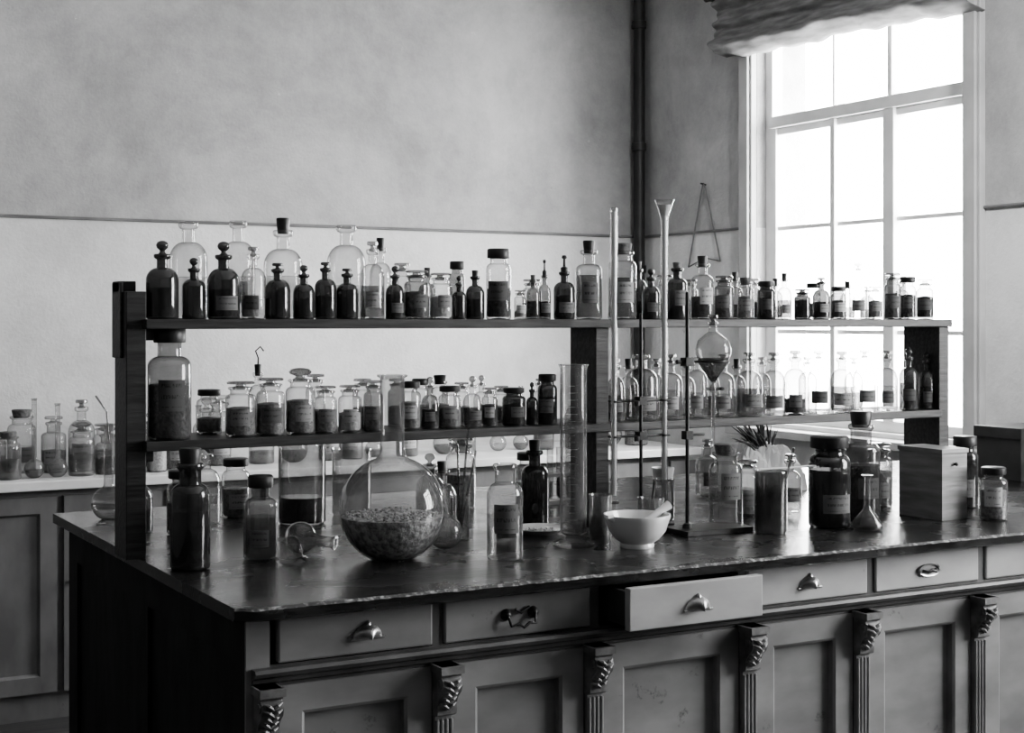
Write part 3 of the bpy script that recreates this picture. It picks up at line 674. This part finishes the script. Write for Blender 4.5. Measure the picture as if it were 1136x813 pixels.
# ---------------------------------------------------------------- retort stand with separating funnel
RXs,RYs=2.053,2.83
m=MB(); m.box((2.015,2.775,BENCH),(2.205,2.885,BENCH+.012),'iron'); m.lathe([(.012,.012),(.010,.022),(.0045,.024),(.0045,.565),(0,.567)],'iron',(RXs,RYs,BENCH),14)
zr=1.352; fx=2.128
m.box((RXs-.012,RYs-.012,zr-.010),(RXs+.012,RYs+.012,zr+.010),'iron')
m.tube([(RXs-.03,RYs,zr),(RXs-.012,RYs,zr)],[.006,.003],'iron',8)
m.tube([(RXs+.012,RYs,zr),(fx-.036,RYs,zr)],.003,'iron',8)
pts=[(fx+.036*math.cos(a),RYs+.036*math.sin(a),zr) for a in [math.pi+2*math.pi*i/28 for i in range(29)]]
m.tube(pts,.003,'iron',8,cap=False)
m.box((RXs-.010,RYs-.010,1.17),(RXs+.010,RYs+.010,1.19),'iron'); m.tube([(RXs+.01,RYs,1.18),(RXs+.05,RYs,1.18)],.003,'iron',8)
m.make('retort_stand',bevel=.0008)
m=MB(); zt=zr
m.lathe([(.004,-.20),(.0045,-.20),(.0045,-.075),(.007,-.072),(.007,-.058),(.0045,-.055),(.006,-.046),(.018,-.030),(.034,-.006),(.042,.018),(.043,.030),(.036,.050),(.020,.064),(.011,.070),(.010,.086),(.015,.089),(.015,.093),(.009,.093)],'gR',(fx,RYs,zt),32)
m.lathe([(.008,.085),(.009,.094),(.005,.098),(.013,.104),(.013,.110),(0,.113)],'gF',(fx,RYs,zt),18)
m.tube([(fx-.022,RYs,zt-.065),(fx+.022,RYs,zt-.065)],[.0035,.0045],'gF',10); m.tube([(fx+.022,RYs-.010,zt-.065),(fx+.022,RYs+.010,zt-.065)],.004,'gF',8)
m.lathe([(.0055,-.048),(.017,-.031),(.032,-.006),(.038,.008),(0,.008)],'liqM',(fx,RYs,zt),28)
m.make('separating_funnel',angle=50)
by=2.975
X1,_=row(711,by)
m=MB(); m.box((X1-.09,by-.055,BENCH),(X1+.06,by+.055,BENCH+.011),'iron'); m.lathe([(.010,.011),(.008,.02),(.0042,.022),(.0042,.515),(0,.517)],'iron',(X1,by,BENCH),14)
XA,_=row(681,by); XB,_=row(737,by)
for zz in (1.255,1.17):
    m.box((X1-.011,by-.011,zz-.010),(X1+.011,by+.011,zz+.010),'iron'); m.tube([(XA+.012,by,zz),(XB-.012,by,zz)],.0032,'iron',8)
    for xx,sg in ((XA,1),(XB,-1)):
        for yy in (-.0125,.0125):
            m.tube([(xx+sg*.014,by,zz),(xx+sg*.010,by+yy,zz),(xx-sg*.008,by+yy,zz)],.0028,'iron',8)
    m.lathe([(0,-.012),(.007,-.012),(.007,.0),(0,.002)],'iron',(X1-.02,by-.012,zz),8)
m.make('burette_stand',bevel=.0008)
m=MB(); zt=EYE+(HOR-232)*3.58/F
m.lathe([(.0018,BENCH+.012+.03),(.003,BENCH+.05),(.0085,BENCH+.075),(.0085,zt),(.0095,zt),(.0070,zt-.001),(.0070,BENCH+.08),(0,BENCH+.078)],'gT',(XA,by,0),20)
m.lathe([(0,BENCH+.08),(.0060,BENCH+.08),(.0060,zt-.01),(0,zt-.01)],'milk',(XA,by,0),14)
m.tube([(XA-.012,by,BENCH+.062),(XA+.012,by,BENCH+.062)],.0035,'gF',8)
m.make('glass_burette',angle=50)
m=MB(); zt=EYE+(HOR-222)*3.62/F
m.lathe([(.0055,BENCH+.02),(.0085,BENCH+.022),(.0085,zt-.07),(.0095,zt-.045),(.012,zt-.036),(.022,zt-.004),(.025,zt),(.0235,zt-.001),(.011,zt-.035),(.007,zt-.04),(.0065,BENCH+.05)],'gT',(XB,by,0),24)
m.lathe([(0,BENCH+.03),(.0060,BENCH+.03),(.0060,zt-.045),(.010,zt-.034),(.018,zt-.012),(0,zt-.018)],'milk',(XB,by,0),16)
m.make('funnel_tube',angle=50)
m=beaker('x',XB,by,BENCH+.0115,.024,.10,'liqC',.4); m.make('glass_beaker',angle=50)
# ---------------------------------------------------------------- boxes
m=MB(); m.box((2.729,2.69,BENCH),(2.815,2.84,BENCH+.167),'boxw'); m.box((2.726,2.687,BENCH+.167),(2.818,2.843,BENCH+.178),'boxw')
m.lathe([(0,.010),(.005,.008),(.003,0)],'iron',(2.772,2.69,BENCH+.14),10,T=Matrix.Rotation(math.pi/2,4,'X')); m.make('wooden_box',smooth=False,bevel=.002)
m=MB(); m.box((3.60,3.22,BENCH),(3.83,3.40,BENCH+.15),'blk'); m.box((3.593,3.213,BENCH+.13),(3.837,3.407,BENCH+.165),'blk'); m.make('storage_box',smooth=False,bevel=.002)
def stalks_bundle(name,X,Y,Z,sx,sy,h,seed=1):
    rr=random.Random(seed); n=22; m=MB(); mi=m.mi('paper')
    ph=[(rr.uniform(3,11),rr.uniform(3,11),rr.uniform(0,6)) for _ in range(6)]
    for i in range(n+1):
        for j in range(n+1):
            u=i/n*2-1; v=j/n*2-1; e=max(0,1-max(abs(u),abs(v))**5)
            z=h*e*(.66+.11*sum(abs(math.sin(a*u+b*v+c_)) for a,b,c_ in ph[:3]))+rr.uniform(0,.006)*(1 if e>0 else 0)
            m.v.append(Vector((X+sx*u*(1+.08*math.sin(5*v)),Y+sy*v*(1+.1*math.sin(4*u)),Z+.0005+z)))
    for i in range(n):
        for j in range(n):
            a=i*(n+1)+j; m.f.append((a,a+n+1,a+n+2,a+1)); m.m.append(mi)
    for k in range(34):
        a=rr.uniform(-1,1); L0=rr.uniform(.12,.18)
        b=Vector((X+.01+rr.uniform(-.02,.02),Y-.02+rr.uniform(-.02,.02),Z+h*.7)); tip=b+Vector((-.085*a-.045,-.01*a,L0*(.35+.45*rr.random())))
        m.tube([b,(b+tip)/2+Vector((0,0,.012)),tip],[.001,.004,.0008],'grass',5)
    m.make(name,smooth=False)
stalks_bundle('paper_wrapped_dried_stalks',2.76,3.46,BENCH,.125,.085,.145,3)
for (x,y,r,h,k,gl,st,co,la) in [(1.12,3.55,.035,.17,'nn','gC','none','liqC',None),(1.02,3.40,.04,.15,'wm','gM','lid','powG','labD'),(1.66,3.40,.036,.16,'nn','gM','ball','liqM','labD'),(1.80,3.50,.04,.19,'wm','gC','disc','powG','lab'),
    (1.95,3.40,.034,.15,'wm','gC','lid','powW','lab'),(3.02,3.42,.04,.15,'wm','gC','lid','powG','lab'),(2.38,3.02,.028,.14,'wm','gC','disc','powW','lab'),(2.52,3.02,.030,.15,'nn','gC','disc','liqC','lab'),(2.55,3.42,.033,.16,'nn','gC','disc','liqC','labD'),(2.22,3.55,.036,.17,'nn','gC','ball','liqC','lab'),(1.22,3.62,.035,.15,'wm','gC','lid','powG','lab'),(.93,3.47,.035,.16,'nn','gM','rub','liqM',None)]:
    bottle(NAMES[k],x,y,BENCH,r,h,k,gl,st,co,.7,la)
bottle('wash_bottle',1.545,3.10,BENCH,.034,.17,'nn','gC','rub','liqC',.8,None)
def rodset(name,base,rods):
    m=MB(); X,Y=base
    m.lathe([(0,0),(.020,0),(.022,.003),(.022,.10),(.024,.102),(.0205,.102),(.0205,.008),(0,.007)],'gC',(X,Y,BENCH),22)
    for (dx,dy,h,bend) in rods:
        m.tube([(X,Y,BENCH+.012),(X+dx*.5,Y+dy*.5,BENCH+h*.55),(X+dx,Y+dy,BENCH+h),(X+dx+bend,Y+dy,BENCH+h+.004)],.0028,'gF',8)
    m.make(name,angle=50)
rodset('glass_rod_holder',(1.535,2.99),[(.012,-.02,.26,0.0),(-.018,-.025,.22,-.02),(.03,-.02,.20,0)])
# ---------------------------------------------------------------- wall counter at the back
CT=.87; ce=empty('wall_counter',(-.6,5.5,0))
m=MB(); m.box((-.8,5.47,CT-.035),(4.05,6.075,CT),'ctop'); child(m.make('counter_top',smooth=False,bevel=.004),ce)
m=MB(); m.box((-.76,5.52,.0),(4.0,6.075,CT-.035),'cabw'); child(m.make('counter_body',smooth=False),ce)
x=-.72; k=0
while x<3.9:
    k+=1; x0=x; x1=x+.36; y=5.50; m=MB(); mi=m.mi('cabw'); z0,z1,s_=.1,.81,.06
    R_=[ring(x0,x1,z0,z1,y+.02),ring(x0,x1,z0,z1,y),ring(x0+s_,x1-s_,z0+s_,z1-s_,y),ring(x0+s_+.01,x1-s_-.01,z0+s_+.01,z1-s_-.01,y+.013)]
    for r_ in R_: m.v+=r_
    for q in range(3):
        for p in range(4):
            p2=(p+1)%4; m.f.append((q*4+p,q*4+p2,q*4+4+p2,q*4+4+p)); m.m.append(mi)
    m.f.append((12,13,14,15)); m.m.append(mi)
    m.lathe([(0,.022),(.012,.018),(.013,.012),(.006,.006),(.006,0)],'iron',(x0+.03,y,.50),12,T=Matrix.Rotation(math.pi/2,4,'X'))
    child(m.make('counter_door_%d'%k,smooth=False),ce); x+=.385
rr=random.Random(24)
gl=['gC','gR','gC','gR','gC','gM']
def counter_row(x0,x1,yc,smin,smax,gapmax,kinds):
    xx=x0
    while xx<x1:
        r=rr.uniform(smin,smax); xx+=r
        k=rr.choice(kinds); H=rr.uniform(.17,.28); y=yc+rr.uniform(-.03,.03)
        if k=='bk': beaker('x',xx,y,CT,r,H*.8,rr.choice(['liqC','liqM','powG','powW']),.5,'gR').make('glass_beaker',angle=50)
        elif k=='fl':
            m=flask('x',xx,y,CT,r,H+.03,r*.25,rr.choice(['liqC','liqM']),.4,glass='gR'); m.make('boiling_flask',angle=60)
        else: bottle(NAMES[k],xx,y,CT,r,H,k,rr.choice(gl),rr.choice(['disc','ball','lid','cork']),rr.choice(['powW','powG','liqM','liqC']),.6,rr.choice(['lab',None,'labD']))
        xx+=r+rr.uniform(.004,gapmax)
counter_row(.80,1.75,5.62,.035,.05,.01,['wm','mid','fl','bk','wm'])
counter_row(.84,1.80,5.80,.04,.06,.01,['mid','nn','fl','wm'])
counter_row(1.82,3.85,5.74,.035,.058,.09,['wm','nn','wm','bk','fl'])
# ---------------------------------------------------------------- world & camera
wd=bpy.data.worlds.new('overcast_sky'); scene.world=wd; wd.use_nodes=True
bg=wd.node_tree.nodes['Background']; bg.inputs[0].default_value=(1,1,1,1); bg.inputs[1].default_value=31
cam=bpy.data.cameras.new('camera'); co=bpy.data.objects.new('camera',cam); scene.collection.objects.link(co)
co.location=(0,0,EYE); co.rotation_euler=(math.pi/2,0,-math.radians(29.2)); cam.sensor_width=36; cam.sensor_fit='HORIZONTAL'; cam.lens=36*F/1136; cam.shift_y=-51.5/1136
cam.clip_start=.05
scene.camera=co
